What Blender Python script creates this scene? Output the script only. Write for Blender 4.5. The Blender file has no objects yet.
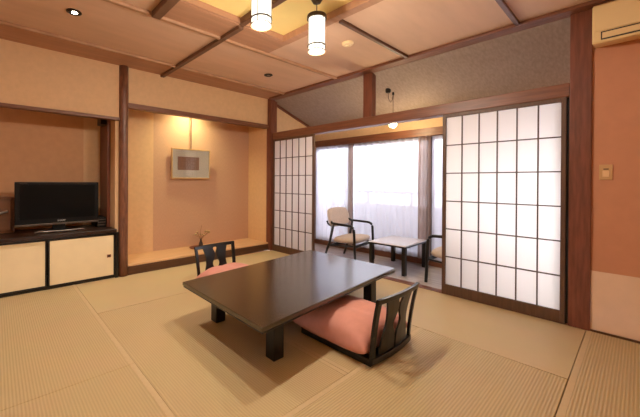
import bpy, bmesh, math, random
from mathutils import Vector, Matrix
random.seed(4)
PI = math.pi
S = bpy.context.scene
COL = S.collection

# ------------------------------------------------------------------ materials
def lin(c):
    return tuple(((v/255.0)/12.92 if v/255.0 <= 0.04045 else (((v/255.0)+0.055)/1.055)**2.4) for v in c)

def mat(name, rgb, rough=0.6, metal=0.0, noise=0.0, nscale=6.0, stretch=(1, 1, 1), bump=0.0, bscale=60.0,
        coat=0.0, emis=None, spec=0.5, rgb2=None):
    m = bpy.data.materials.new(name); m.use_nodes = True
    nt = m.node_tree; b = nt.nodes['Principled BSDF']
    c = lin(rgb) + (1,)
    b.inputs['Base Color'].default_value = c
    b.inputs['Roughness'].default_value = rough
    b.inputs['IOR'].default_value = 1.75 if name == 'dark brown lacquer' else 1.5
    b.inputs['Metallic'].default_value = metal
    b.inputs['Coat Weight'].default_value = coat; b.inputs['Coat Roughness'].default_value = 0.2
    b.inputs['Specular IOR Level'].default_value = spec
    tc = nt.nodes.new('ShaderNodeTexCoord'); mp = nt.nodes.new('ShaderNodeMapping')
    mp.inputs['Scale'].default_value = stretch
    nt.links.new(tc.outputs['Object'], mp.inputs['Vector'])
    if noise > 0 or rgb2:
        n = nt.nodes.new('ShaderNodeTexNoise'); n.inputs['Scale'].default_value = nscale
        n.inputs['Detail'].default_value = 6
        nt.links.new(mp.outputs[0], n.inputs['Vector'])
        mx = nt.nodes.new('ShaderNodeMix'); mx.data_type = 'RGBA'
        if rgb2: c2 = lin(rgb2) + (1,)
        else: c2 = tuple(max(0, v*(1-noise)) for v in c[:3]) + (1,)
        mx.inputs[6].default_value = c; mx.inputs[7].default_value = c2
        r = nt.nodes.new('ShaderNodeMapRange')
        r.inputs[1].default_value = 0.35; r.inputs[2].default_value = 0.65
        nt.links.new(n.outputs['Fac'], r.inputs[0]); nt.links.new(r.outputs[0], mx.inputs[0])
        nt.links.new(mx.outputs[2], b.inputs['Base Color'])
    if bump > 0:
        n2 = nt.nodes.new('ShaderNodeTexNoise'); n2.inputs['Scale'].default_value = bscale
        nt.links.new(mp.outputs[0], n2.inputs['Vector'])
        bp = nt.nodes.new('ShaderNodeBump'); bp.inputs['Strength'].default_value = bump
        bp.inputs['Distance'].default_value = 0.004
        nt.links.new(n2.outputs['Fac'], bp.inputs['Height']); nt.links.new(bp.outputs[0], b.inputs['Normal'])
    if emis:
        b.inputs['Emission Color'].default_value = lin(emis[0]) + (1,)
        b.inputs['Emission Strength'].default_value = emis[1]
    return m

def tatami_mat_material(name, rgb, dirx, rib=0.5):
    m = bpy.data.materials.new(name); m.use_nodes = True
    nt = m.node_tree; b = nt.nodes['Principled BSDF']
    b.inputs['Roughness'].default_value = 0.5
    b.inputs['Specular IOR Level'].default_value = 0.35
    tc = nt.nodes.new('ShaderNodeTexCoord')
    w = nt.nodes.new('ShaderNodeTexWave'); w.wave_type = 'BANDS'
    w.bands_direction = 'Y' if dirx else 'X'
    w.inputs['Scale'].default_value = 21.0; w.inputs['Distortion'].default_value = 0.0
    nt.links.new(tc.outputs['Object'], w.inputs['Vector'])
    n = nt.nodes.new('ShaderNodeTexNoise'); n.inputs['Scale'].default_value = 3.0; n.inputs['Detail'].default_value = 5
    nt.links.new(tc.outputs['Object'], n.inputs['Vector'])
    c1 = lin(rgb); c2 = tuple(v*0.80 for v in c1)
    mx = nt.nodes.new('ShaderNodeMix'); mx.data_type = 'RGBA'
    mx.inputs[6].default_value = c1 + (1,); mx.inputs[7].default_value = c2 + (1,)
    mul = nt.nodes.new('ShaderNodeMath'); mul.operation = 'MULTIPLY'; mul.inputs[1].default_value = rib
    nt.links.new(w.outputs['Fac'], mul.inputs[0]); nt.links.new(mul.outputs[0], mx.inputs[0])
    mx2 = nt.nodes.new('ShaderNodeMix'); mx2.data_type = 'RGBA'; mx2.blend_type = 'MULTIPLY'
    mx2.inputs[0].default_value = 0.12
    nt.links.new(mx.outputs[2], mx2.inputs[6]); nt.links.new(n.outputs['Color'], mx2.inputs[7])
    nt.links.new(mx2.outputs[2], b.inputs['Base Color'])
    bp = nt.nodes.new('ShaderNodeBump'); bp.inputs['Strength'].default_value = 0.5*rib; bp.inputs['Distance'].default_value = 0.004
    nt.links.new(w.outputs['Fac'], bp.inputs['Height']); bp.invert = True
    nt.links.new(bp.outputs[0], b.inputs['Normal'])
    return m

def translucent(name, rgb, through=0.0, scatter_mix=0.6, threads=False):
    m = bpy.data.materials.new(name); m.use_nodes = True
    nt = m.node_tree; nt.nodes.clear()
    out = nt.nodes.new('ShaderNodeOutputMaterial')
    c = lin(rgb) + (1,)
    d = nt.nodes.new('ShaderNodeBsdfDiffuse'); d.inputs[0].default_value = c
    t = nt.nodes.new('ShaderNodeBsdfTranslucent'); t.inputs[0].default_value = c
    mx = nt.nodes.new('ShaderNodeMixShader'); mx.inputs[0].default_value = scatter_mix
    nt.links.new(d.outputs[0], mx.inputs[1]); nt.links.new(t.outputs[0], mx.inputs[2])
    last = mx
    if through > 0:
        tr = nt.nodes.new('ShaderNodeBsdfTransparent')
        m2 = nt.nodes.new('ShaderNodeMixShader'); m2.inputs[0].default_value = through
        nt.links.new(last.outputs[0], m2.inputs[1]); nt.links.new(tr.outputs[0], m2.inputs[2]); last = m2
    nt.links.new(last.outputs[0], out.inputs[0])
    return m

def glass(name, tint=(255, 255, 255)):
    m = bpy.data.materials.new(name); m.use_nodes = True
    nt = m.node_tree; nt.nodes.clear()
    out = nt.nodes.new('ShaderNodeOutputMaterial')
    tr = nt.nodes.new('ShaderNodeBsdfTransparent'); tr.inputs[0].default_value = lin(tint) + (1,)
    gl = nt.nodes.new('ShaderNodeBsdfGlossy'); gl.inputs['Roughness'].default_value = 0.02
    fr = nt.nodes.new('ShaderNodeFresnel'); fr.inputs[0].default_value = 1.5
    mx = nt.nodes.new('ShaderNodeMixShader')
    nt.links.new(fr.outputs[0], mx.inputs[0]); nt.links.new(tr.outputs[0], mx.inputs[1]); nt.links.new(gl.outputs[0], mx.inputs[2])
    nt.links.new(mx.outputs[0], out.inputs[0])
    return m

def emitter(name, rgb, s):
    m = bpy.data.materials.new(name); m.use_nodes = True
    nt = m.node_tree; nt.nodes.clear()
    out = nt.nodes.new('ShaderNodeOutputMaterial'); e = nt.nodes.new('ShaderNodeEmission')
    e.inputs[0].default_value = lin(rgb) + (1,); e.inputs[1].default_value = s
    nt.links.new(e.outputs[0], out.inputs[0])
    return m

M = {}
M['plaster'] = mat('sand plaster', (224, 188, 146), 0.85, noise=0.06, nscale=20, bump=0.25, bscale=300)
M['plaster_r'] = mat('terracotta wallpaper', (202, 144, 112), 0.8, noise=0.05, nscale=12, bump=0.2, bscale=250)
M['wainscot'] = mat('pale wainscot paper', (232, 202, 176), 0.7, noise=0.04, nscale=10)
M['alcove'] = mat('alcove wallpaper', (212, 166, 126), 0.8, noise=0.06, nscale=14, bump=0.2, bscale=200)
M['tokoback'] = mat('tokonoma rose wallpaper', (204, 164, 136), 0.8, noise=0.12, nscale=60, stretch=(3, 1, 0.5), bump=0.25, bscale=200)
M['wood'] = mat('red cedar wood', (126, 72, 52), 0.42, noise=0.35, nscale=9, stretch=(6, 6, 0.6), bump=0.1, bscale=40)
M['woodh'] = mat('red cedar wood rail', (130, 82, 60), 0.42, noise=0.3, nscale=9, stretch=(6, 0.5, 6), bump=0.1, bscale=40)
M['woodx'] = mat('brown cedar rail', (128, 84, 62), 0.45, noise=0.3, nscale=9, stretch=(0.5, 6, 6), bump=0.1, bscale=40)
M['darkpillar'] = mat('polished log pillar', (134, 88, 66), 0.35, noise=0.45, nscale=14, stretch=(5, 5, 0.7), bump=0.3, bscale=30)
M['batten'] = mat('ceiling batten', (186, 144, 112), 0.5, noise=0.2, nscale=8)
M['battend'] = mat('dark ceiling batten', (112, 78, 58), 0.5, noise=0.25, nscale=8)
M['ceil'] = mat('ceiling panel', (218, 182, 154), 0.75, noise=0.08, nscale=3, stretch=(0.6, 3, 1))
M['ceilband'] = mat('ceiling edge plank', (184, 138, 108), 0.6, noise=0.15, nscale=5, stretch=(0.4, 5, 1))
M['coffer'] = mat('yellow coffer panel', (252, 226, 150), 0.7, noise=0.06, nscale=4)
M['slope'] = mat('woven grey brown ceiling', (168, 150, 138), 0.8, noise=0.2, nscale=16, stretch=(1.2, 3, 1), bump=0.3, bscale=120)
M['shoji_frame'] = mat('shoji cedar frame', (98, 70, 52), 0.5, noise=0.25, nscale=10, stretch=(5, 5, 0.6))
M['lattice'] = mat('shoji lattice', (96, 76, 62), 0.55, noise=0.15, nscale=10)
M['paper'] = translucent('shoji paper', (251, 246, 240), 0.0, 0.85)
M['sheer'] = translucent('sheer curtain', (216, 214, 224), 0.10, 0.55)
M['drape'] = translucent('brown drape', (172, 150, 142), 0.03, 0.55)
M['glass'] = glass('window glass')
M['alum'] = mat('dark aluminium', (62, 56, 54), 0.4, metal=0.3)
M['blackwood'] = mat('black lacquered wood', (15, 12, 11), 0.3, noise=0.2, nscale=12)
M['cabtop'] = mat('dark walnut counter', (48, 28, 20), 0.3, noise=0.3, nscale=7, stretch=(0.7, 6, 3))
M['cream'] = mat('cream fusuma paper', (240, 222, 182), 0.7, noise=0.04, nscale=8)
M['pull'] = mat('brown door pull', (150, 92, 60), 0.4)
M['tablewood'] = mat('dark brown lacquer', (52, 43, 27), 0.2, noise=0.15, nscale=5, stretch=(0.6, 5, 1), coat=0.5)
M['tableedge'] = mat('black brown lacquer', (20, 15, 11), 0.3)
M['pink'] = mat('salmon cushion cloth', (214, 150, 136), 0.8, noise=0.08, nscale=15, bump=0.15, bscale=300)
M['tvblack'] = mat('gloss black plastic', (12, 12, 13), 0.4, spec=0.25)
M['screen'] = mat('dark screen', (7, 7, 8), 0.3, spec=0.15)
M['silver'] = mat('silver plastic', (150, 144, 138), 0.35, metal=0.6)
M['silverd'] = mat('grey metal trim', (96, 86, 76), 0.35, metal=0.5)
M['letter'] = mat('pale lettering', (210, 210, 205), 0.5)
M['tokofloor'] = mat('pale pine board', (226, 184, 138), 0.35, noise=0.15, nscale=6, stretch=(0.5, 6, 1))
M['sill'] = mat('dark sill wood', (92, 60, 40), 0.4, noise=0.3, nscale=8, stretch=(0.5, 5, 5))
M['frame'] = mat('gilt beige frame', (196, 160, 110), 0.4, noise=0.1)
M['matboard'] = mat('cream mat board', (255, 246, 226), 0.8)
M['print'] = mat('brown print', (184, 140, 116), 0.8, noise=0.15, nscale=40)
M['vase'] = mat('dark bronze vase', (52, 34, 26), 0.3)
M['leaf'] = mat('yellow green leaf', (128, 134, 62), 0.6)
M['petal'] = mat('cream petal', (226, 214, 150), 0.6)
M['stemm'] = mat('brown twig', (150, 104, 66), 0.6)
M['tray'] = mat('red brown tray', (120, 62, 40), 0.4)
M['shade'] = emitter('glowing paper lantern shade', (255, 244, 222), 1.3)
M['lampglow'] = emitter('glowing lamp glass', (255, 228, 180), 30.0)
M['downglow'] = emitter('downlight lamp', (255, 236, 205), 25.0)
M['bronze'] = mat('antique bronze', (70, 54, 38), 0.4, metal=0.6)
M['cord'] = mat('dark cord', (50, 38, 32), 0.6)
M['ceramic'] = mat('cream plastic', (240, 214, 168), 0.4)
M['acbody'] = mat('ivory air conditioner plastic', (232, 206, 152), 0.4)
M['acslot'] = mat('dark air slot', (50, 36, 26), 0.5)
M['switch'] = mat('beige switch plate', (206, 166, 118), 0.4)
M['switch2'] = mat('pale switch rocker', (232, 196, 150), 0.4)
M['vfloor'] = mat('grey brown veranda boards', (204, 196, 196), 0.25, noise=0.2, nscale=5, stretch=(5, 0.5, 1))
M['fabric'] = mat('beige chair upholstery', (210, 194, 182), 0.8, noise=0.08, nscale=30)
M['vtop'] = mat('pale grey gloss tabletop', (224, 224, 232), 0.12, coat=0.5)
M['concrete'] = mat('pale balcony concrete', (214, 212, 216), 0.8, noise=0.05)
M['rail'] = mat('grey balcony rail', (150, 150, 158), 0.5)
M['chest'] = mat('brown wooden chest', (120, 78, 48), 0.5, noise=0.25, nscale=6, stretch=(0.5, 4, 4))
M['seam'] = mat('dark rush seam', (128, 110, 76), 0.8)
M['heri'] = mat('pale mat border', (204, 182, 144), 0.7, noise=0.05, nscale=50)
M['tatx'] = tatami_mat_material('rush weave lengthwise', (208, 186, 142), True, 0.95)
M['taty'] = tatami_mat_material('rush weave crosswise', (204, 182, 140), False, 0.6)
M['tats'] = tatami_mat_material('smooth rush weave', (206, 184, 142), False, 0.12)
M['subfloor'] = mat('sub floor boards', (150, 116, 76), 0.7, noise=0.2, nscale=5)

# ------------------------------------------------------------------ mesh builder
class B:
    def __init__(self): self.bm = bmesh.new()
    def box(self, a, b, rot=None, piv=None):
        x0, y0, z0 = a; x1, y1, z1 = b
        vs = [self.bm.verts.new(v) for v in ((x0,y0,z0),(x1,y0,z0),(x1,y1,z0),(x0,y1,z0),(x0,y0,z1),(x1,y0,z1),(x1,y1,z1),(x0,y1,z1))]
        for f in ((3,2,1,0),(4,5,6,7),(0,1,5,4),(1,2,6,5),(2,3,7,6),(3,0,4,7)):
            self.bm.faces.new([vs[i] for i in f])
        if rot is not None:
            bmesh.ops.rotate(self.bm, verts=vs, cent=piv or Vector(((x0+x1)/2,(y0+y1)/2,(z0+z1)/2)), matrix=rot)
        return self
    def prism(self, pts, vec):
        """closed polygon pts (3-D) extruded by vec"""
        a = [self.bm.verts.new(p) for p in pts]; b = [self.bm.verts.new(Vector(p)+Vector(vec)) for p in pts]
        n = len(pts)
        self.bm.faces.new(a[::-1]); self.bm.faces.new(b)
        for i in range(n): self.bm.faces.new((a[i], a[(i+1)%n], b[(i+1)%n], b[i]))
        return self
    def lathe(self, prof, c=(0,0,0), n=24, cap=True):
        rings = []
        for r, z in prof:
            rings.append([self.bm.verts.new((c[0]+r*math.cos(2*PI*i/n), c[1]+r*math.sin(2*PI*i/n), c[2]+z)) for i in range(n)])
        for a, b in zip(rings, rings[1:]):
            for i in range(n): self.bm.faces.new((a[i], a[(i+1)%n], b[(i+1)%n], b[i]))
        if cap:
            self.bm.faces.new(rings[0][::-1]); self.bm.faces.new(rings[-1])
        return self
    def tube(self, pts, r, n=8, rx=None):
        pts = [Vector(p) for p in pts]; rings = []
        for i, p in enumerate(pts):
            t = (pts[min(i+1, len(pts)-1)] - pts[max(i-1, 0)]).normalized()
            up = Vector((0,0,1)) if abs(t.z) < 0.9 else Vector((0,1,0))
            u = t.cross(up).normalized(); v = u.cross(t).normalized()
            rr = r[i] if isinstance(r, (list, tuple)) else r
            r2 = rr if rx is None else rx
            rings.append([self.bm.verts.new(p + u*r2*math.cos(2*PI*k/n) + v*rr*math.sin(2*PI*k/n)) for k in range(n)])
        for a, b in zip(rings, rings[1:]):
            for k in range(n): self.bm.faces.new((a[k], a[(k+1)%n], b[(k+1)%n], b[k]))
        self.bm.faces.new(rings[0][::-1]); self.bm.faces.new(rings[-1])
        return self
    def grid(self, fn, nu, nv):
        vs = [[self.bm.verts.new(fn(i/nu, j/nv)) for i in range(nu+1)] for j in range(nv+1)]
        for j in range(nv):
            for i in range(nu): self.bm.faces.new((vs[j][i], vs[j][i+1], vs[j+1][i+1], vs[j+1][i]))
        return self
    def obj(self, name, m, parent=None, smooth=False, bevel=0.0, seg=2):
        bmesh.ops.recalc_face_normals(self.bm, faces=self.bm.faces)
        me = bpy.data.meshes.new(name); self.bm.to_mesh(me); self.bm.free()
        me.materials.append(M[m] if isinstance(m, str) else m)
        o = bpy.data.objects.new(name, me); COL.objects.link(o)
        if smooth:
            for p in me.polygons: p.use_smooth = True
        if bevel > 0:
            md = o.modifiers.new('bevel', 'BEVEL'); md.width = bevel; md.segments = seg; md.limit_method = 'ANGLE'
        if parent: o.parent = parent
        return o

def bx(name, m, a, b, parent=None, bevel=0.0):
    return B().box(a, b).obj(name, m, parent, bevel=bevel)
def tag(o, label, cat, group=None, kind=None):
    o['label'] = label; o['category'] = cat
    if group: o['group'] = group
    if kind: o['kind'] = kind
    return o
def struct(o, label=None):
    o['kind'] = 'structure'
    if label: o['label'] = label
    return o
def thing(name, loc, rz, label, cat, group=None):
    o = bpy.data.objects.new(name, None); COL.objects.link(o)
    o.location = loc; o.rotation_euler = (0, 0, rz); o.empty_display_size = 0.1
    return tag(o, label, cat, group)
def dup(root, loc, rz, label, group=None):
    def cp(o, par):
        c = o.copy(); COL.objects.link(c); c.parent = par
        for ch in o.children: cp(ch, c)
        return c
    r = cp(root, None); r.location = loc; r.rotation_euler = (0, 0, rz); r['label'] = label
    if group: r['group'] = group
    return r
trim_n = [0]
def trim(m, a, b, label, bevel=0.004):
    trim_n[0] += 1
    return struct(bx('trim_%d' % trim_n[0], m, a, b, bevel=bevel), label)

# ------------------------------------------------------------------ room constants
XB, YA, ZC = 3.47, 4.13, 2.53
X0, Y0 = -1.0, -1.0
V1 = 4.60                      # veranda window plane
def zs(x): return 2.505 - 0.3356*(x - XB)

struct(bx('floor', 'subfloor', (X0-0.1, Y0-0.1, -0.10), (XB+0.09, 4.85, -0.045)), 'boards under the rush mats')
struct(bx('floor', 'vfloor', (XB+0.091, -0.6, -0.10), (V1+0.06, YA+0.02, -0.02)), 'grey brown boarded veranda floor')
# tatami mats
def tatami(x0, x1, y0, y1, m, lengthx, label, borders):
    t = thing('tatami_mat', ((x0+x1)/2, (y0+y1)/2, -0.045), 0, label, 'tatami mat', 'rush tatami mats laid over the floor')
    g = 0.0015; hx, hy = (x1-x0)/2-g, (y1-y0)/2-g
    bx('mat_surface', m, (-hx, -hy, 0.0), (hx, hy, 0.045), t, 0.002)
    for s in borders:
        if s in 'NS':
            y = hy if s == 'N' else -hy+0.03
            bx('mat_border', 'heri', (-hx, y-0.03, 0.001), (hx, y, 0.0462), t)
        else:
            x = hx if s == 'E' else -hx+0.03
            bx('mat_border', 'heri', (x-0.03, -hy, 0.001), (x, hy, 0.0462), t)
    return t
a_, b_, c_ = 0.66, 2.51, 3.465
tatami(a_, 1.585, 1.15, 3.09, 'taty', False, 'rush mat under the left half of the low table', 'E')
tatami(1.585, b_, 1.15, 3.09, 'taty', False, 'rush mat under the right half of the low table and both floor chairs', 'W')
tatami(a_, b_, 3.09, 4.12, 'tats', True, 'rush mat along the front of the picture alcove', 'S')
tatami(b_, c_, 0.268, 2.10, 'tats', False, 'smooth rush mat in front of the larger right shoji screen', 'W')
tatami(b_, c_, 2.10, 4.046, 'tats', False, 'rush mat by the far left shoji screen', 'W')
tatami(a_, b_, 0.268, 1.15, 'tatx', True, 'ribbed rush mat nearest the viewer, in front of the floor chair', 'N')
tatami(-0.27, a_, 2.10, 4.12, 'taty', False, 'ribbed rush mat in front of the television cabinet', 'E')
tatami(-0.27, a_, 0.268, 2.10, 'taty', False, 'ribbed rush mat at the bottom left corner of the photo', 'E')
tatami(b_-0.95, c_, -0.68, 0.267, 'tatx', True, 'ribbed rush mat along the right wall under the air conditioner', 'N')

# ------------------------------------------------------------------ walls
struct(bx('wall_left', 'plaster', (X0-0.1, Y0, 0), (X0, YA, ZC)))
struct(bx('wall_front', 'plaster', (X0, Y0-0.1, 0), (XB, Y0, ZC)))
wr = struct(bx('wall_right', 'plaster_r', (XB, Y0, 0), (XB+0.10, 0.245, ZC)))
bx('wainscot', 'wainscot', (XB-0.004, Y0, 0.012), (XB, 0.245, 0.47), wr)
struct(bx('baseboard_right', 'sill', (XB-0.012, Y0, 0.0), (XB-0.001, 0.245, 0.016)))
# back wall = the alcove side: upper plaster panels, alcove shells
wb = struct(B().box((X0, YA, 1.90), (1.11, YA+0.08, ZC)).box((1.20, YA, 2.09), (3.42, YA+0.08, ZC)).obj('wall_back', 'plaster'))
wt = B().box((X0, 4.73, 0), (1.12, 4.80, ZC)).box((X0-0.1, YA, 0), (X0, 4.80, ZC))
wt.box((X0, YA+0.08, 1.95), (1.07, 4.73, 2.0))
wta = struct(wt.obj('wall_back_alcove', 'alcove'))
struct(bx('wall_alcove_divider', 'plaster', (1.07, YA+0.02, 0), (1.20, 4.80, ZC)))
bx('paper_strip', 'plaster', (0.845, 4.727, 0.57), (1.07, 4.731, 1.95), wta)
# tokonoma shell
struct(bx('wall_back_tokonoma', 'tokoback', (1.20, 4.65, 0), (3.40, 4.73, ZC)))
struct(bx('ceiling', 'ceilband', (1.20, YA+0.08, 2.38), (3.40, 4.65, 2.42)), 'hidden board ceiling of the picture alcove')
struct(bx('wall_tokonoma_panel', 'plaster', (1.20, 4.635, 0.13), (1.70, 4.65, ZC)))
struct(bx('wall_tokonoma_right', 'plaster', (3.40, YA+0.02, 0), (3.47, 4.73, ZC)))
struct(bx('floor', 'tokofloor', (1.20, YA+0.02, 0.09), (3.40, 4.65, 0.13), bevel=0.003), 'pale polished board floor of the picture alcove')
trim('sill', (1.205, YA-0.03, 0.0), (3.42, YA+0.05, 0.105), 'dark wooden front sill of the picture alcove')
trim('tokofloor', (1.205, YA-0.03, 0.106), (3.42, YA+0.019, 0.13), 'pale edge board on the picture alcove sill')
trim('woodx', (1.20, YA-0.035, 2.03), (3.42, YA+0.06, 2.09), 'brown lintel over the picture alcove')
trim('woodx', (X0, YA-0.025, 1.865), (1.11, YA+0.06, 1.90), 'brown lintel over the television alcove')
trim('wood', (3.41, 4.05, 0), (3.55, 4.22, ZC), 'square corner post beside the left shoji screen', 0.006)
trim_n[0] += 1
struct(B().lathe([(0.056, 0.0), (0.052, 0.3), (0.054, 0.9), (0.050, 1.6), (0.053, 2.2), (0.052, ZC)], (1.157, YA, 0), 20).obj('trim_%d' % trim_n[0], 'darkpillar', smooth=True),
       'round polished log pillar between the two alcoves')
trim('wood', (1.035, 4.36, 0.56), (1.075, 4.725, 1.93), 'brown board on the side of the television alcove')
trim('tokofloor', (b_+0.002, 4.048, -0.045), (3.408, 4.099, 0.0), 'narrow board between the mats and the picture alcove sill')
# right side posts and rails
trim('wood', (XB-0.02, 0.245, 0), (XB+0.12, 0.375, ZC-0.03), 'thick red brown pillar right of the large shoji screen', 0.006)
trim('woodh', (XB-0.02, 0.375, 1.845), (XB+0.11, 4.05, 1.955), 'long brown rail above the shoji screens', 0.006)
trim('woodh', (XB-0.105, Y0, ZC-0.03), (XB+0.09, 4.05, ZC), 'ceiling edge beam above the open transom', 0.006)
trim('wood', (XB+0.0, 2.19, 1.955), (XB+0.09, 2.315, ZC-0.03), 'short post standing in the open transom')
trim('woodh', (XB-0.01, 0.375, -0.045), (XB+0.10, 4.05, 0.004), 'wooden threshold between mats and veranda')
# veranda shell
ve = B().prism([(3.55, YA, -0.1), (V1+0.1, YA, -0.1), (V1+0.1, YA, zs(V1+0.1)), (3.55, YA, zs(3.55))], (0, 0.08, 0))
struct(ve.obj('wall_veranda_end', 'plaster'))
struct(B().prism([(3.57, -0.6, -0.1), (V1+0.1, -0.6, -0.1), (V1+0.1, -0.6, zs(V1+0.1)), (3.57, -0.6, zs(3.57))], (0, -0.08, 0)).obj('wall_veranda_near', 'plaster'))
struct(B().prism([(3.50, -0.65, zs(3.50)), (V1+0.15, -0.65, zs(V1+0.15)), (V1+0.15, -0.65, zs(V1+0.15)+0.06), (3.50, -0.65, zs(3.50)+0.06)], (0, 4.9, 0)).obj('ceiling', 'slope'), 'sloping woven grey brown veranda ceiling')
trim_n[0] += 1
struct(B().prism([(3.55, YA-0.03, zs(3.55)-0.035), (4.40, YA-0.03, zs(4.40)-0.035), (4.40, YA-0.03, zs(4.40)), (3.55, YA-0.03, zs(3.55))], (0, 0.03, 0)).obj('trim_%d' % trim_n[0], 'wood'), 'sloping brown trim on the veranda end wall')
trim('wood', (4.36, YA-0.05, 0), (4.43, YA-0.001, zs(4.43)), 'slim post on the veranda end wall')
struct(bx('wall_window_header', 'plaster', (V1-0.03, -0.6, 1.90), (V1+0.05, YA, zs(V1)+0.03)))
trim('woodh', (V1-0.13, -0.6, 1.79), (V1+0.03, YA-0.001, 1.90), 'brown curtain rail box above the veranda windows')
trim('woodh', (V1-0.05, -0.6, -0.02), (V1+0.05, YA-0.001, 0.06), 'wooden sill along the foot of the veranda windows')

# ------------------------------------------------------------------ main ceiling
IX, IY = 2.12, 2.34
ce = B().box((X0, 2.34, ZC), (XB+0.1, YA+0.1, ZC+0.05)).box((IX, Y0, ZC), (XB+0.1, 2.34, ZC+0.05))
ceo = struct(ce.obj('ceiling', 'ceil'), 'pinkish panelled room ceiling')
bx('edge_plank', 'ceilband', (X0, 3.68, ZC-0.006), (XB, YA, ZC), ceo)
bx('edge_plank', 'ceilband', (1.02, 2.34, ZC-0.006), (2.19, 2.66, ZC), ceo)
struct(B().box((X0, Y0, ZC+0.05), (IX, IY, ZC+0.07)).obj('ceiling', 'coffer'), 'yellow raised coffer over the table')
trim('ceilband', (X0, IY-0.02, ZC), (IX+0.02, IY, ZC+0.05), 'far lip of the yellow ceiling coffer', 0.0)
trim('ceilband', (IX-0.012, Y0, ZC-0.012), (IX+0.07, IY, ZC+0.05), 'right lip of the yellow ceiling coffer')
zb = ZC-0.028
trim('batten', (X0, 3.665, zb), (XB-0.106, 3.695, ZC), 'pale ceiling strip nearest the alcoves')
trim('batten', (X0, 2.645, zb), (XB-0.106, 2.685, ZC), 'pale ceiling strip beside the yellow coffer')
trim('battend', (1.60, IY, zb-0.006), (1.65, YA, ZC), 'dark ceiling beam running from the alcove wall')
trim('battend', (1.60, Y0, ZC-0.01), (1.65, IY, ZC+0.05), 'dark ceiling beam crossing the yellow coffer')
trim('battend', (0.95, Y0, zb-0.02), (1.02, 2.645, ZC+0.05), 'dark ceiling beam at the left of the coffer')
trim('battend', (IX+0.07, 1.675, zb), (XB-0.106, 1.71, ZC), 'dark ceiling strip beside the smoke detector')
trim('battend', (IX+0.07, 0.685, zb), (XB-0.106, 0.72, ZC), 'dark ceiling strip nearest the air conditioner')

# ------------------------------------------------------------------ shoji screens
def shoji(n, y0, y1, x, label):
    ztop, zbot = 1.845, 0.004
    o = B()
    st = 0.032
    o.box((x-0.014, y0, zbot), (x+0.016, y0+st, ztop)).box((x-0.014, y1-st, zbot), (x+0.016, y1, ztop))
    o.box((x-0.014, y0+st, zbot), (x+0.016, y1-st, zbot+0.10)).box((x-0.014, y0+st, ztop-0.035), (x+0.016, y1-st, ztop))
    f = o.obj('door_%d' % n, 'shoji_frame', bevel=0.002); struct(f, label)
    l = B(); za, zz = zbot+0.10, ztop-0.035; ya, yb = y0+st, y1-st
    for k in range(1, 6):
        y = ya + (yb-ya)*k/6; l.box((x-0.008, y-0.005, za), (x+0.004, y+0.005, zz))
        z = za + (zz-za)*k/6; l.box((x-0.009, ya, z-0.005), (x+0.003, yb, z+0.005))
    l.obj('lattice', 'lattice', f)
    bx('paper', 'paper', (x+0.0045, ya-0.004, za-0.004), (x+0.0055, yb+0.004, zz+0.004), f)
    return f
shoji(1, 3.13, 4.047, XB-0.002, 'sliding shoji screen at the far left, by the alcove corner')
trim('blackwood', (XB+0.02, 0.3755, 0.005), (XB+0.10, 0.425, 1.844), 'added black strip for the dark gap between the large shoji screen and the pillar', 0.0)  # added strip: gap's darkness put in as black, also stops daylight leaking through
shoji(2, 0.393, 1.348, XB-0.002, 'large sliding shoji screen at the right, beside the thick pillar')

# ------------------------------------------------------------------ windows and balcony
edges = [4.12, 3.30, 1.95, 0.6, -0.58]
for i in range(4):
    y1, y0 = edges[i], edges[i+1]
    fr = B(); x = V1 + (0.0 if i % 2 else 0.02)
    w = 0.04
    fr.box((x-0.012, y0, 0.06), (x+0.012, y0+w, 1.79)).box((x-0.012, y1-w, 0.06), (x+0.012, y1, 1.79))
    fr.box((x-0.012, y0+w, 0.06), (x+0.012, y1-w, 0.11)).box((x-0.012, y0+w, 1.75), (x+0.012, y1-w, 1.79))
    f = struct(fr.obj('window_%d' % (i+1), 'alum'))
    bx('pane', 'glass', (x-0.002, y0+w, 0.11), (x+0.002, y1-w, 1.75), f)
struct(bx('floor', 'concrete', (V1+0.06, -2.0, -0.15), (5.7, 6.5, -0.05)), 'pale balcony floor outside the windows')
par = B().box((5.60, -2.0, -0.05), (5.66, 6.5, 0.72))
bal = tag(par.obj('balcony_parapet', 'concrete'), 'pale balcony parapet with a grey handrail seen through the sheer curtains', 'balcony')
hr = B().box((5.58, -2.0, 0.93), (5.68, 6.5, 0.97))
for k in range(10): hr.box((5.61, -1.8+k*0.9, 0.72), (5.65, -1.76+k*0.9, 0.93))
hr.obj('handrail', 'rail', bal)
nb = bx('neighbouring_building', 'concrete', (8.5, -6, -3.0), (12.5, 16, 2.05))
tag(nb, 'pale low building faintly visible beyond the balcony handrail', 'building')

# curtains
def curtain(name, y0, y1, x, amp, pitch, m, label, cat, z0=0.075, z1=1.79, pinch=None, group=None):
    n = max(16, int((y1-y0)/pitch*8)); nz = 12
    ph = random.random()*6
    def fn(u, v):
        z = z0 + (z1-z0)*v; w = 1.0
        y = y0 + (y1-y0)*u
        if pinch:
            c, k, zp = pinch
            w = 1 - k*math.exp(-((z-zp)/0.35)**2)
            y = c + (y-c)*w
        a = amp*(0.75+0.25*math.sin(3*u+ph))
        return (x + a*math.sin(2*PI*(y0+(y1-y0)*u)/pitch + ph + 0.25*math.sin(5*z+9*u)), y, z)
    o = B().grid(fn, n, nz).obj(name, m, smooth=True)
    return tag(o, label, cat, group or ('sheer curtains along the veranda windows' if name == 'sheer_curtain' else 'gathered drapes along the veranda windows'))
SX = V1-0.075
curtain('sheer_curtain', 3.30, 4.08, SX, 0.014, 0.10, 'sheer', 'sheer white curtain behind the beige armchair, left of the dark mullion', 'curtain')
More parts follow.
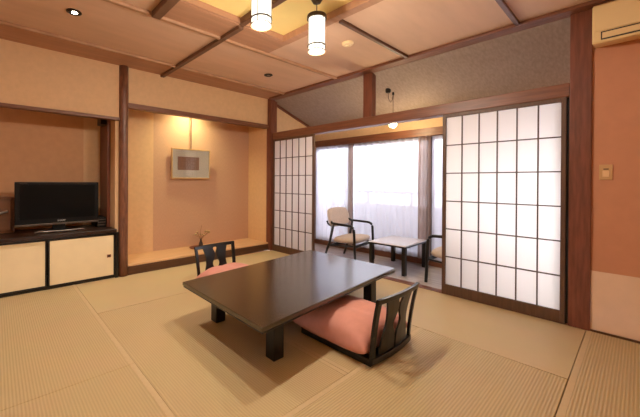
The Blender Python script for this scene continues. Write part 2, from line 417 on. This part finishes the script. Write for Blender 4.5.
curtain('sheer_curtain', 2.06, 3.20, SX, 0.014, 0.11, 'sheer', 'wide sheer white curtain in the middle behind the low veranda table', 'curtain')
curtain('sheer_curtain', 1.30, 1.90, SX, 0.014, 0.11, 'sheer', 'sheer white curtain right of the brown drape, partly behind the shoji screen', 'curtain')
DX = V1-0.10
curtain('drape', 1.90, 2.08, DX-0.02, 0.022, 0.045, 'drape', 'gathered brown drape between two sheer curtains', 'curtain')
curtain('drape', 3.99, 4.08, DX-0.02, 0.020, 0.045, 'drape', 'narrow brown drape at the far left end of the windows', 'curtain')
curtain('drape', 3.20, 3.29, DX+0.0, 0.014, 0.03, 'drape', 'thin greyish drape gathered at the mullion behind the armchair', 'curtain')

# ------------------------------------------------------------------ television alcove
cab = thing('low_cabinet', (0.05, YA-0.04, 0), 0, 'low black framed cabinet with cream sliding doors under the television', 'cabinet')
cw0, cw1 = -1.04, 1.045
fb = B().box((cw0, 0.02, 0.0), (cw1, 0.055, 0.03)).box((cw0, 0.02, 0.518), (cw1, 0.055, 0.532))
fb.box((cw1-0.035, 0.0, 0.0), (cw1, 0.055, 0.535)).box((cw0, 0.0, 0.0), (cw0+0.03, 0.055, 0.535))
fb.box((cw0, 0.055, 0.0), (cw1, 0.58, 0.02)).box((cw0, 0.57, 0.02), (cw1, 0.59, 0.53)).box((cw0, 0.06, 0.02), (cw0+0.02, 0.57, 0.53)).box((cw1-0.02, 0.06, 0.02), (cw1, 0.57, 0.53))
fb.obj('body', 'blackwood', cab)
bx('worktop', 'cabtop', (cw0, -0.005, 0.537), (cw1-0.02, 0.62, 0.575), cab, 0.003)
def cdoor(x0, x1, y, px):
    d = bx('door', 'cream', (x0+0.014, y, 0.040), (x1-0.014, y+0.012, 0.508), cab)
    B().box((x0, y-0.004, 0.031), (x0+0.014, y+0.016, 0.517)).box((x1-0.014, y-0.004, 0.031), (x1, y+0.016, 0.517)).box((x0+0.014, y-0.004, 0.031), (x1-0.014, y+0.016, 0.040)).box((x0+0.014, y-0.004, 0.508), (x1-0.014, y+0.016, 0.517)).obj('door_frame', 'blackwood', d)
    if px:
        h = bx('pull', 'pull', (px-0.022, y-0.005, 0.25), (px+0.022, y, 0.285), d, 0.004)
        bx('pull_recess', 'blackwood', (px-0.014, y-0.0055, 0.258), (px+0.014, y-0.005, 0.277), d)
cdoor(0.365, 1.008, 0.014, 0.945)
cdoor(-0.32, 0.355, 0.032, None)
cdoor(-1.0, -0.33, 0.014, -0.94)

tv = thing('television', (0.546, 4.37, 0.576), 0, 'black flat television standing on the low cabinet', 'television')
w, zb_, zt_ = 0.395, 0.088, 0.552
B().box((-w, 0.0, zb_), (w, 0.03, zt_)).box((-w+0.08, 0.03, zb_+0.05), (w-0.08, 0.085, zt_-0.06)).obj('housing', 'tvblack', tv, bevel=0.005)
bx('screen', 'screen', (-w+0.04, -0.0015, zb_+0.055), (w-0.04, 0.0, zt_-0.03), tv)
bx('lower_trim', 'silverd', (-w, -0.008, zb_-0.016), (w, 0.03, zb_+0.004), tv, 0.003)
def flat_text(s, size, name, m, parent, loc):
    cu = bpy.data.curves.new(name, 'FONT'); cu.body = s; cu.size = size; cu.extrude = 0.0006
    cu.align_x = 'CENTER'; cu.align_y = 'CENTER'
    to = bpy.data.objects.new(name, cu); COL.objects.link(to)
    bpy.context.view_layer.update()
    dg = bpy.context.evaluated_depsgraph_get()
    me = bpy.data.meshes.new_from_object(to.evaluated_get(dg))
    bpy.data.objects.remove(to)
    me.materials.clear(); me.materials.append(M[m])
    o = bpy.data.objects.new(name, me); COL.objects.link(o); o.parent = parent
    o.location = loc; o.rotation_euler = (PI/2, 0, 0)
    return o
flat_text('SHARP', 0.026, 'lettering', 'letter', tv, (0.02, -0.003, zb_+0.028))
flat_text('AQUOS', 0.018, 'lettering', 'silverd', tv, (-w+0.075, -0.003, zt_-0.016))
st = B().lathe([(0.17, 0.0), (0.17, 0.008), (0.12, 0.014), (0.06, 0.02)], (0, 0, 0), 32)
for v in st.bm.verts: v.co.x *= 1.35; v.co.y *= 0.75; v.co.y += 0.02
st.box((-0.06, 0.01, 0.014), (0.06, 0.05, zb_))
sto = st.obj('stand', 'tvblack', tv)
B().tube([(-0.23, -0.10, 0.010), (-0.19, -0.105, 0.018), (-0.14, -0.11, 0.014), (0, -0.115, 0.012), (0.14, -0.11, 0.014), (0.19, -0.105, 0.018), (0.23, -0.10, 0.010)], 0.008, 8).obj('stand_bar', 'silver', sto, smooth=True)

ch = thing('wooden_chest', (0.0, 4.52, 0.576), 0, 'brown wooden chest left of the television, cut by the photo edge', 'chest')
bx('body', 'chest', (-0.45, 0.0, 0.0), (0.155, 0.18, 0.385), ch, 0.006)
bx('door', 'chest', (-0.40, -0.012, 0.03), (0.13, 0.0, 0.36), ch, 0.004)
B().tube([(-0.06, -0.03, 0.20), (0.02, -0.045, 0.215), (0.10, -0.03, 0.235)], 0.012, 8).obj('handle', 'silver', ch, smooth=True)
bk = thing('media_box', (0.985, 4.53, 0.576), 0, 'small black slatted box in the corner beside the television', 'box')
bx('body', 'tvblack', (-0.05, -0.14, 0.0), (0.045, 0.20, 0.12), bk, 0.004)
for k in range(3):
    bx('slat', 'silverd', (-0.045+0.0, -0.146, 0.02+k*0.033), (0.040, -0.141, 0.032+k*0.033), bk)
sp = thing('alcove_speaker', (1.035, 4.50, 1.76), 0, 'small dark fitting under the lintel at the top right of the television alcove', 'fitting')
bx('body', 'blackwood', (-0.07, -0.12, 0.08), (0.0, 0.06, 0.17), sp, 0.004)
bx('bracket', 'blackwood', (-0.05, -0.08, 0.17), (-0.03, 0.02, 0.19), sp)

# ------------------------------------------------------------------ picture alcove contents
pic = thing('framed_picture', (2.262, 4.600, 1.18), 0, 'small framed picture hanging by a wire in the alcove', 'picture')
fw, fh = 0.31, 0.46
pf = B()
for a, b in (((-fw, -0.012, 0), (fw, 0.012, 0.018)), ((-fw, -0.012, fh-0.018), (fw, 0.012, fh)), ((-fw, -0.012, 0.018), (-fw+0.018, 0.012, fh-0.018)), ((fw-0.018, -0.012, 0.018), (fw, 0.012, fh-0.018))):
    pf.box(a, b)
pf.obj('frame', 'frame', pic, bevel=0.003)
bx('mat_board', 'matboard', (-fw+0.018, 0.0, 0.018), (fw-0.018, 0.006, fh-0.018), pic)
bx('print', 'print', (-0.215, -0.003, 0.135), (0.125, 0.0, 0.335), pic)
bx('glazing', 'glass', (-fw+0.018, -0.008, 0.018), (fw-0.018, -0.006, fh-0.018), pic)
B().tube([(-0.005, 0.006, fh), (-0.005, 0.006, 1.05)], 0.006, 6).obj('hanging_wire', 'blackwood', pic)
pic.rotation_euler = (0.02, 0, math.radians(-4))
pic.location.y = 4.585

dt = tag(B().lathe([(0.0, 0), (0.13, 0.0), (0.145, 0.012), (0.135, 0.014), (0.0, 0.010)], (2.33, 4.45, 0.1305), 32, cap=False).obj('display_tray', 'tray', smooth=False),
         'dark red brown round tray under the flower vase', 'tray')
vs = thing('flower_vase', (2.36, 4.45, 0.1425), 0, 'slim dark vase holding pale flowers in the picture alcove', 'vase')
B().lathe([(0.0, 0), (0.030, 0.0), (0.034, 0.02), (0.030, 0.05), (0.016, 0.085), (0.013, 0.11), (0.020, 0.125), (0.017, 0.125), (0.010, 0.11), (0.0, 0.09)], (0, 0, 0), 20, cap=False).obj('vessel', 'vase', vs, smooth=True)
sb = B(); lb = B()
for k in range(9):
    an = k*2.4; sprd = 0.05+0.10*random.random(); hh = 0.17+0.07*random.random()
    e = Vector((sprd*math.cos(an), sprd*0.8*math.sin(an), hh))
    sb.tube([(0, 0, 0.11), (e.x*0.3, e.y*0.3, 0.15), e], 0.0028, 5)
    for q in range(2):
        d = Vector((math.cos(an+q), math.sin(an+q)*0.7, 0.3)).normalized(); s = d.cross(Vector((0,0,1))).normalized()*0.011
        p = e*0.8 + Vector((0, 0, 0.02)); L = 0.055
        va = [lb.bm.verts.new(v) for v in (p, p+d*L*0.5+s, p+d*L, p+d*L*0.5-s)]
        lb.bm.faces.new(va)
    if k % 2 == 0:
        pb = B()
        for j in range(5):
            aa = j*2*PI/5; d = Vector((math.cos(aa), math.sin(aa), 0.5)).normalized()*0.020; s = Vector((-math.sin(aa), math.cos(aa), 0))*0.009
            va = [pb.bm.verts.new(v) for v in (e, e+d*0.6+s, e+d, e+d*0.6-s)]
            pb.bm.faces.new(va)
        pb.obj('flower_head', 'petal', vs)
sb.tube([(0, 0, 0.11), (-0.01, 0, 0.22), (0.012, 0, 0.33)], 0.0025, 5)
sb.obj('stem', 'stemm', vs)
lb.obj('leaves', 'leaf', vs)

# ------------------------------------------------------------------ low table
tb = thing('low_table', (1.955, 1.965, 0.0), 0, 'large low dark lacquered table in the middle of the mats', 'table')
tq = [Vector((-0.855, -0.593)), Vector((0.857, -0.453)), Vector((0.830, 0.609)), Vector((-0.835, 0.450))]
def tl(u, v):        # point of the table top, u and v from -1 to 1
    a, b, c, d = tq; u = (u+1)/2; v = (v+1)/2
    return a*(1-u)*(1-v) + b*u*(1-v) + c*u*v + d*(1-u)*v
def slab(k, z0, z1, name, m):
    B().prism([(*tl(u, v), z0) for u, v in ((-k, -k), (k, -k), (k, k), (-k, k))], (0, 0, z1-z0)).obj(name, m, tb, bevel=0.004)
slab(1.0, 0.315, 0.342, 'tabletop', 'tablewood')
slab(0.993, 0.300, 0.3148, 'tabletop_edge', 'tableedge')
slab(0.62, 0.262, 0.2995, 'apron', 'tableedge')
for u in (-0.69, 0.69):
    for v in (-0.66, 0.72):
        p = tl(u + (0.12 if u > 0 else 0), v)
        bx('leg', 'blackwood', (p.x-0.043, p.y-0.043, 0.002), (p.x+0.043, p.y+0.043, 0.2995), tb, 0.005)

# ------------------------------------------------------------------ legless floor chairs
def floor_chair():
    t = thing('floor_chair', (0, 0, 0), 0, 'x', 'floor chair')
    # local: backrest along X at y=0, seat reaches +Y, floor at z=0
    HW, H = 0.265, 0.425
    def pos(u, v, tt):        # u across, v height 0..1, tt thickness offset towards the back
        y = 0.012 - 0.015*v - 0.045*v*v + 0.035*(u/HW)**2*0.6 - tt - 0.02
        return Vector((u*(0.94+0.06*v), y, 0.012 + v*H))
    def plate(l, r, n=14, v0=0.0, v1=1.0, th=0.016):
        b = B(); rows = []
        for i in range(n+1):
            v = v0 + (v1-v0)*i/n
            a, c = l(v), r(v); m = (a+c)/2
            rows.append([[b.bm.verts.new(pos(x, v, k)) for x in (a, m, c)] for k in (0, th)])
        for i in range(n):
            A, C = rows[i], rows[i+1]
            for j in range(2):
                b.bm.faces.new((A[0][j], A[0][j+1], C[0][j+1], C[0][j]))
                b.bm.faces.new((A[1][j], A[1][j+1], C[1][j+1], C[1][j]))
            b.bm.faces.new((A[0][0], A[1][0], C[1][0], C[0][0])); b.bm.faces.new((A[0][2], A[1][2], C[1][2], C[0][2]))
        for R in (rows[0], rows[-1]):
            b.bm.faces.new((R[0][0], R[0][1], R[1][1], R[1][0])); b.bm.faces.new((R[0][1], R[0][2], R[1][2], R[1][1]))
        return b
    for s in (-1, 1):
        plate(lambda v: s*(HW-0.036), lambda v: s*HW, th=0.02).obj('side_post', 'blackwood', t, bevel=0.003)
        def inner(v):
            g = 0.009 + 0.038*math.exp(-((v-0.50)/0.13)**2) + 0.020*math.exp(-((v-0.88)/0.05)**2)
            return g
        def outer(v):
            return 0.160 + 0.022*math.cos(2*PI*(v-0.1)) - 0.012*v
        plate(lambda v: s*inner(v), lambda v: s*outer(v), 20, 0.06, 0.93, 0.013).obj('back_slat', 'blackwood', t)
    def rail(v0, v1, th, name):
        b = B(); n = 12; rows = []
        for i in range(n+1):
            u = -HW + 2*HW*i/n
            rows.append([b.bm.verts.new(pos(u, v, k)) for v, k in ((v0, -0.002), (v1, -0.002), (v1, th), (v0, th))])
        for i in range(n):
            for j in range(4): b.bm.faces.new((rows[i][j], rows[i][(j+1)%4], rows[i+1][(j+1)%4], rows[i+1][j]))
        b.bm.faces.new(rows[0]); b.bm.faces.new(rows[-1]); b.obj(name, 'blackwood', t, bevel=0.003)
    rail(0.92, 1.0, 0.022, 'top_rail'); rail(0.0, 0.10, 0.024, 'bottom_rail')
    B().box((-0.25, 0.0, 0.0), (-0.21, 0.60, 0.034)).box((0.21, 0.0, 0.0), (0.25, 0.60, 0.034)).box((-0.21, 0.56, 0.0), (0.21, 0.60, 0.034)).obj('base_rail', 'blackwood', t, bevel=0.004)
    bx('seat', 'blackwood', (-0.25, 0.0, 0.0345), (0.25, 0.60, 0.046), t, 0.003)
    return t
def cushion(name, loc, rz, sx, sy, h, label, tilt=0.0, back=0.0):
    b = B(); n = 28; top = []; bot = []
    def prof(u, v):
        a = (1-abs(u)**3.2); c = (1-abs(v)**3.2)
        return (max(a, 0)*max(c, 0))**0.42
    def xy(u, v):
        pin = 1 - 0.07*(1-abs(v)**2)*abs(u)**6
        pin2 = 1 - 0.07*(1-abs(u)**2)*abs(v)**6
        return u*sx/2*pin, v*sy/2*pin2
    T = {}; Bm = {}
    for j in range(n+1):
        for i in range(n+1):
            u = math.sin(PI/2*(-1+2*i/n)); v = math.sin(PI/2*(-1+2*j/n)); x, y = xy(u, v); p = prof(u, v)
            zt = 0.30*h + 0.70*h*p*(1 + back*(-v)) + 0.006*math.sin(9*u+3*v)*p; zl = 0.30*h - 0.30*h*min(1, p*1.6)
            T[i, j] = b.bm.verts.new((x, y, zt))
            Bm[i, j] = T[i, j] if i in (0, n) or j in (0, n) else b.bm.verts.new((x, y, zl))
    for j in range(n):
        for i in range(n):
            b.bm.faces.new((T[i,j], T[i+1,j], T[i+1,j+1], T[i,j+1])); b.bm.faces.new((Bm[i,j], Bm[i,j+1], Bm[i+1,j+1], Bm[i+1,j]))
    o = b.obj(name, 'pink', smooth=True)
    o.location = loc; o.rotation_euler = (tilt, 0, rz)
    return tag(o, label, 'cushion', 'salmon cushions on the floor chairs')
fc = floor_chair(); fc['group'] = 'legless floor chairs at the low table'
fc.location = (1.99, 1.095, 0.0); fc['label'] = 'black legless floor chair at the near right of the low table, seen from behind'
dup(fc, (1.87, 3.13, 0.0), PI+math.radians(4), 'black legless floor chair on the far side of the low table, facing the viewer')
cushion('floor_cushion', (1.975, 1.435, 0.047), 0.0, 0.58, 0.66, 0.195, 'thick salmon pink cushion on the near floor chair', back=0.10)
cushion('floor_cushion', (1.88, 2.83, 0.047), PI+math.radians(4), 0.60, 0.56, 0.20, 'salmon pink cushion on the far floor chair, mostly behind the table', back=0.05)

# ------------------------------------------------------------------ veranda furniture
VZ = -0.02
def arc(p0, p1, p2, n=5):
    p0, p1, p2 = map(Vector, (p0, p1, p2))
    return [(1-t)**2*p0 + 2*t*(1-t)*p1 + t*t*p2 for t in [i/n for i in range(n+1)]]
def armchair():
    t = thing('armchair', (0, 0, VZ), 0, 'x', 'armchair')
    # local: faces -Y, front legs at y=-0.26
    for s in (-1, 1):
        X = s*0.30
        pts = [Vector((X, -0.17, 0.0)), Vector((X, -0.15, 0.46))] + arc((X, -0.15, 0.47), (X, -0.15, 0.55), (X, -0.06, 0.55)) + [Vector((X, 0.05, 0.555)), Vector((X*0.96, 0.20, 0.56)), Vector((X*0.80, 0.27, 0.60))]
        B().tube(pts, 0.018, 10).obj('arm', 'blackwood', t, smooth=True)
        B().tube([(X*1.05, 0.34, 0.0), (X, 0.24, 0.28), (X*0.97, 0.18, 0.555)], 0.018, 10).obj('leg', 'blackwood', t, smooth=True)
        B().tube([(X*0.97, -0.155, 0.27), (X*0.97, 0.24, 0.24)], 0.013, 8).obj('side_rail', 'blackwood', t, smooth=True)
    bx('front_rail', 'blackwood', (-0.29, -0.175, 0.245), (0.29, -0.15, 0.285), t, 0.004)
    bx('rear_rail', 'blackwood', (-0.29, 0.20, 0.225), (0.29, 0.225, 0.265), t, 0.004)
    def pad(w, h, th, fn, name):
        b = B(); n = 20; T = {}; Q = {}
        for j in range(n+1):
            for i in range(n+1):
                u = -1+2*i/n; v = -1+2*j/n
                # rounded square mapping
                x = u*math.sqrt(1-0.28*v*v)*1.0; y = v*math.sqrt(1-0.28*u*u)
                p = max(0, (1-u**6)*(1-v**6))**0.4
                T[i,j] = b.bm.verts.new(fn(x*w, y*h, th*p*0.5))
                Q[i,j] = T[i,j] if i in (0,n) or j in (0,n) else b.bm.verts.new(fn(x*w, y*h, -th*p*0.5))
        for j in range(n):
            for i in range(n):
                b.bm.faces.new((T[i,j], T[i+1,j], T[i+1,j+1], T[i,j+1])); b.bm.faces.new((Q[i,j], Q[i,j+1], Q[i+1,j+1], Q[i+1,j]))
        return b.obj(name, 'fabric', t, smooth=True)
    pad(0.285, 0.215, 0.09, lambda x, y, k: Vector((x, y+0.035, 0.325 + k - 0.05*y)), 'seat')
    pad(0.315, 0.14, 0.06, lambda x, y, k: Vector((x, 0.29 - k + 0.25*y - 0.35*x*x, 0.635 + y)), 'backrest')
    rim = []
    for i in range(25):
        a = PI*i/24
        x = 0.31*math.cos(a); y = -0.05 - 0.10*math.sin(a)**0.8
        rim.append(Vector((x, 0.325 + 0.25*y - 0.35*x*x, 0.645 + y)))
    B().tube(rim, 0.013, 8).obj('back_rim', 'blackwood', t, smooth=True)
    return t
ac = armchair(); ac['group'] = 'veranda armchairs'
ac.location = (3.99, 2.80, VZ); ac.rotation_euler = (0, 0, math.radians(8)); ac['label'] = 'beige upholstered armchair with black frame at the left of the veranda table'
dup(ac, (4.08, 1.48, VZ), PI+math.radians(0), 'black framed armchair at the right, mostly hidden behind the large shoji screen')
vt = thing('side_table', (4.11, 2.17, VZ), math.radians(2), 'small glossy topped table with black legs between the veranda armchairs', 'table')
hx, hy = 0.335, 0.255
bx('tabletop', 'vtop', (-hx, -hy, 0.362), (hx, hy, 0.374), vt, 0.003)
bx('tabletop_rim', 'blackwood', (-hx-0.006, -hy-0.006, 0.344), (hx+0.006, hy+0.006, 0.3615), vt, 0.004)
for sx in (-1, 1):
    for sy in (-1, 1):
        x, y = sx*(hx-0.03), sy*(hy-0.03)
        bx('leg', 'blackwood', (x-0.03, y-0.022, 0), (x+0.03, y+0.022, 0.3435), vt, 0.004)

# ------------------------------------------------------------------ lamps
def lantern():
    t = thing('pendant_lantern', (0, 0, 0), 0, 'x', 'lamp')
    # local origin at the ceiling panel, hanging down
    R = 0.063; zt, zbm = -0.160, -0.432
    zc_ = 0.0
    B().lathe([(0.045, 0.0), (0.045, -0.025), (0.03, -0.05), (0.012, -0.055)], (0, 0, 0), 20).obj('canopy', 'bronze', t, smooth=False)
    B().tube([(0, 0, -0.05), (0, 0, zt+0.01)], 0.004, 6).obj('cord', 'cord', t)
    B().lathe([(R*0.96, zbm+0.006), (R, zbm+0.02), (R, zt-0.01)], (0, 0, 0), 32, cap=False).obj('shade', 'shade', t, smooth=True)
    B().lathe([(0.012, zt-0.02), (0.012, zt-0.05), (0.03, zt-0.08), (0.034, zt-0.12), (0.025, zt-0.15), (0.008, zt-0.165)], (0, 0, 0), 20).obj('bulb', 'lampglow', t, smooth=True)
    c = B().lathe([(0.01, zt+0.012), (R+0.010, zt+0.012), (R+0.012, zt+0.004), (R+0.012, zt-0.018), (R+0.002, zt-0.018), (R+0.002, zt)], (0, 0, 0), 32, cap=False)
    c.obj('cap', 'bronze', t, smooth=False)
    ring = lambda z, nm: B().lathe([(R+0.001, z), (R+0.007, z), (R+0.007, z+0.008), (R+0.001, z+0.008), (R+0.001, z)], (0, 0, 0), 32, cap=False).obj(nm, 'bronze', t)
    ring(zbm+0.045, 'lower_ring'); ring(zbm+0.002, 'base_ring')
    for k in range(6):
        a = PI/6 + k*PI/3; x, y = (R+0.003)*math.cos(a), (R+0.003)*math.sin(a)
        B().tube([(x, y, zbm+0.004), (x, y, zt-0.01)], 0.0028, 6).obj('rib', 'bronze', t)
    return t
zlan = ZC+0.05
la = lantern(); la.location = (1.285, 1.625, zlan); la['label'] = 'glowing cylindrical lantern at the left, cut by the top of the photo'; la['group'] = 'hanging lanterns over the table'
dup(la, (1.857, 1.660, zlan), 0, 'glowing cylindrical lantern at the right, with its bronze cap showing', 'hanging lanterns over the table')

def downlight(x, y, label, on=True):
    t = thing('downlight', (x, y, ZC), 0, label, 'lamp', 'recessed ceiling downlights')
    B().lathe([(0.038, -0.001), (0.056, -0.001), (0.056, -0.006), (0.040, -0.012), (0.036, -0.004), (0.038, -0.001)], (0, 0, 0), 28, cap=False).obj('ring', 'blackwood', t)
    B().lathe([(0.036, -0.0055), (0.036, -0.0025)], (0, 0, 0), 24).obj('baffle', 'blackwood', t)
    B().lathe([(0.020, -0.009), (0.020, -0.006)], (0.004, 0, 0), 20).obj('lamp_lens', 'downglow' if on else 'silver', t)
downlight(0.48, 3.08, 'lit round recessed downlight at the upper left of the ceiling')
downlight(2.65, 3.20, 'small dim recessed downlight near the far corner of the ceiling', False)
sd = thing('smoke_detector', (2.62, 1.93, ZC), 0, 'round cream smoke detector on the ceiling', 'smoke detector')
B().lathe([(0.058, 0.0), (0.058, -0.012), (0.045, -0.024), (0.02, -0.028)], (0, 0, 0), 28).obj('housing', 'ceramic', sd)
B().lathe([(0.022, -0.0285), (0.018, -0.036)], (0, 0, 0), 20).obj('sensor', 'ceramic', sd)

pl = thing('pendant_bulb', (3.88, 2.205, zs(3.88)), 0, 'small glowing pendant bulb hanging from the sloping veranda ceiling', 'lamp')
B().lathe([(0.035, 0.012), (0.035, -0.03), (0.022, -0.045)], (0, 0, 0), 20).obj('ceiling_socket', 'blackwood', pl)
# bulb hangs on a cord looped through a small hook
B().lathe([(0.012, 0.01), (0.014, -0.03)], (0.085, -0.025, -0.03), 12).obj('hook', 'blackwood', pl)
B().tube([(0, 0, -0.045), (0.01, 0.0, -0.12), (0.045, -0.01, -0.16), (0.07, -0.02, -0.13), (0.083, -0.025, -0.06)], 0.003, 6).obj('cord_loop', 'cord', pl, smooth=True)
zbulb = -0.425
B().tube([(0.085, -0.025, -0.06), (0.085, -0.025, zbulb+0.06)], 0.003, 6).obj('cord', 'cord', pl)
B().lathe([(0.018, 0.065), (0.020, 0.03), (0.016, 0.02)], (0.085, -0.025, zbulb), 16).obj('bulb_holder', 'blackwood', pl)
B().lathe([(0.012, 0.025), (0.035, 0.012), (0.048, -0.015), (0.045, -0.045), (0.025, -0.066), (0.005, -0.07)], (0.085, -0.025, zbulb), 20).obj('bulb', 'lampglow', pl, smooth=True)

# ------------------------------------------------------------------ right wall fittings
acu = thing('air_conditioner', (XB, 0.232, 2.19), 0, 'ivory wall mounted air conditioner at the top right', 'air conditioner')
prof = [(-0.245, -0.028), (-0.232, -0.040), (-0.06, -0.012), (0.0, 0.0), (0.0, 0.25), (-0.20, 0.25), (-0.245, 0.225)]
B().prism([(x, -0.80, z) for x, z in prof], (0, 0.80, 0)).obj('housing', 'acbody', acu, bevel=0.006)
B().box((-0.252, -0.775, 0.042), (-0.2455, -0.012, 0.222)).obj('front_panel', 'acbody', acu, bevel=0.003)
lv = B().box((-0.2495, -0.75, -0.022), (-0.2455, -0.045, 0.036)).obj('air_slot', 'acslot', acu)
bx('louver', 'acbody', (-0.256, -0.745, -0.014), (-0.2500, -0.052, 0.025), lv)
sw = thing('light_switch', (XB, 0.168, 1.232), 0, 'small beige light switch plate on the terracotta wall', 'switch')
bx('plate', 'switch', (-0.008, -0.036, -0.058), (0, 0.036, 0.058), sw, 0.002)
bx('rocker', 'switch2', (-0.012, -0.020, -0.035), (-0.0082, 0.018, 0.012), sw, 0.002)
bx('indicator', 'acslot', (-0.0095, -0.015, 0.020), (-0.0082, 0.013, 0.028), sw)

# ------------------------------------------------------------------ lights
def light(name, kind, loc, energy, color, **kw):
    d = bpy.data.lights.new(name, kind); d.energy = energy; d.color = color
    for k, v in kw.items(): setattr(d, k, v)
    o = bpy.data.objects.new(name, d); COL.objects.link(o); o.location = loc
    return o
WARM = (1.0, 0.76, 0.50)
for x, y, e in ((0.48, 3.08, 40), (2.65, 3.20, 14)):
    light('downlight_lamp', 'SPOT', (x, y, ZC-0.03), e, (1.0, 0.87, 0.72), spot_size=math.radians(110), spot_blend=0.8, shadow_soft_size=0.03)
al = light('alcove_lamp', 'SPOT', (2.22, 4.34, 2.36), 32, (1.0, 0.88, 0.46), shadow_soft_size=0.04, spot_size=math.radians(130), spot_blend=1.0)
al.rotation_euler = (math.radians(18), 0, 0)
light('bulb_lamp', 'POINT', (3.965, 2.18, zs(3.88)-0.50), 10, (1.0, 0.76, 0.42), shadow_soft_size=0.04)
# sky window portal (only guides sampling of the sky light)
for x, y in ((1.285, 1.625), (1.857, 1.660)):
    light('lantern_lamp', 'POINT', (x, y, zlan-0.46), 21, (1.0, 0.87, 0.71), shadow_soft_size=0.05)
p = light('window_portal', 'AREA', (V1+0.12, 1.77, 0.93), 1, (1, 1, 1), shape='RECTANGLE', size=1.75, size_y=4.7)
p.rotation_euler = (0, PI/2, 0)
p.data.cycles.is_portal = True

w_ = bpy.data.worlds.new('sky'); S.world = w_; w_.use_nodes = True
bg = w_.node_tree.nodes['Background']
bg.inputs[0].default_value = (0.86, 0.90, 1.0, 1); bg.inputs[1].default_value = 5.2

# ------------------------------------------------------------------ camera
cam = bpy.data.cameras.new('camera'); co = bpy.data.objects.new('camera', cam); COL.objects.link(co)
f_, CX_, CY_ = 319.5, 278.4, 182.4
cam.sensor_width = 36; cam.sensor_fit = 'HORIZONTAL'; cam.lens = f_/640*36
cam.shift_x = (320-CX_)/640; cam.shift_y = -(208.5-CY_)/640
cam.clip_start = 0.05
yw, pt, rl = map(math.radians, (48.47, 0.198, -0.309))
Rh = Vector((math.sin(yw), -math.cos(yw), 0)); Wh = Vector((math.cos(yw), math.sin(yw), 0)); Uh = Vector((0, 0, 1))
fwd = Wh*math.cos(pt) - Uh*math.sin(pt); up0 = Uh*math.cos(pt) + Wh*math.sin(pt)
right = Rh*math.cos(rl) - up0*math.sin(rl); up = Rh*math.sin(rl) + up0*math.cos(rl)
co.matrix_world = Matrix(((right.x, up.x, -fwd.x, 0), (right.y, up.y, -fwd.y, 0), (right.z, up.z, -fwd.z, 1.15), (0, 0, 0, 1)))
S.camera = co

S.view_settings.view_transform = 'Standard'; S.view_settings.look = 'None'
S.view_settings.gamma = 1; S.view_settings.use_curve_mapping = False
S.view_settings.exposure = 1.1
S.cycles.use_denoising = True
S.cycles.max_bounces = 10; S.cycles.diffuse_bounces = 6; S.cycles.transparent_max_bounces = 12
S.cycles.sample_clamp_indirect = 6.0
S.cycles.caustics_reflective = False; S.cycles.caustics_refractive = False
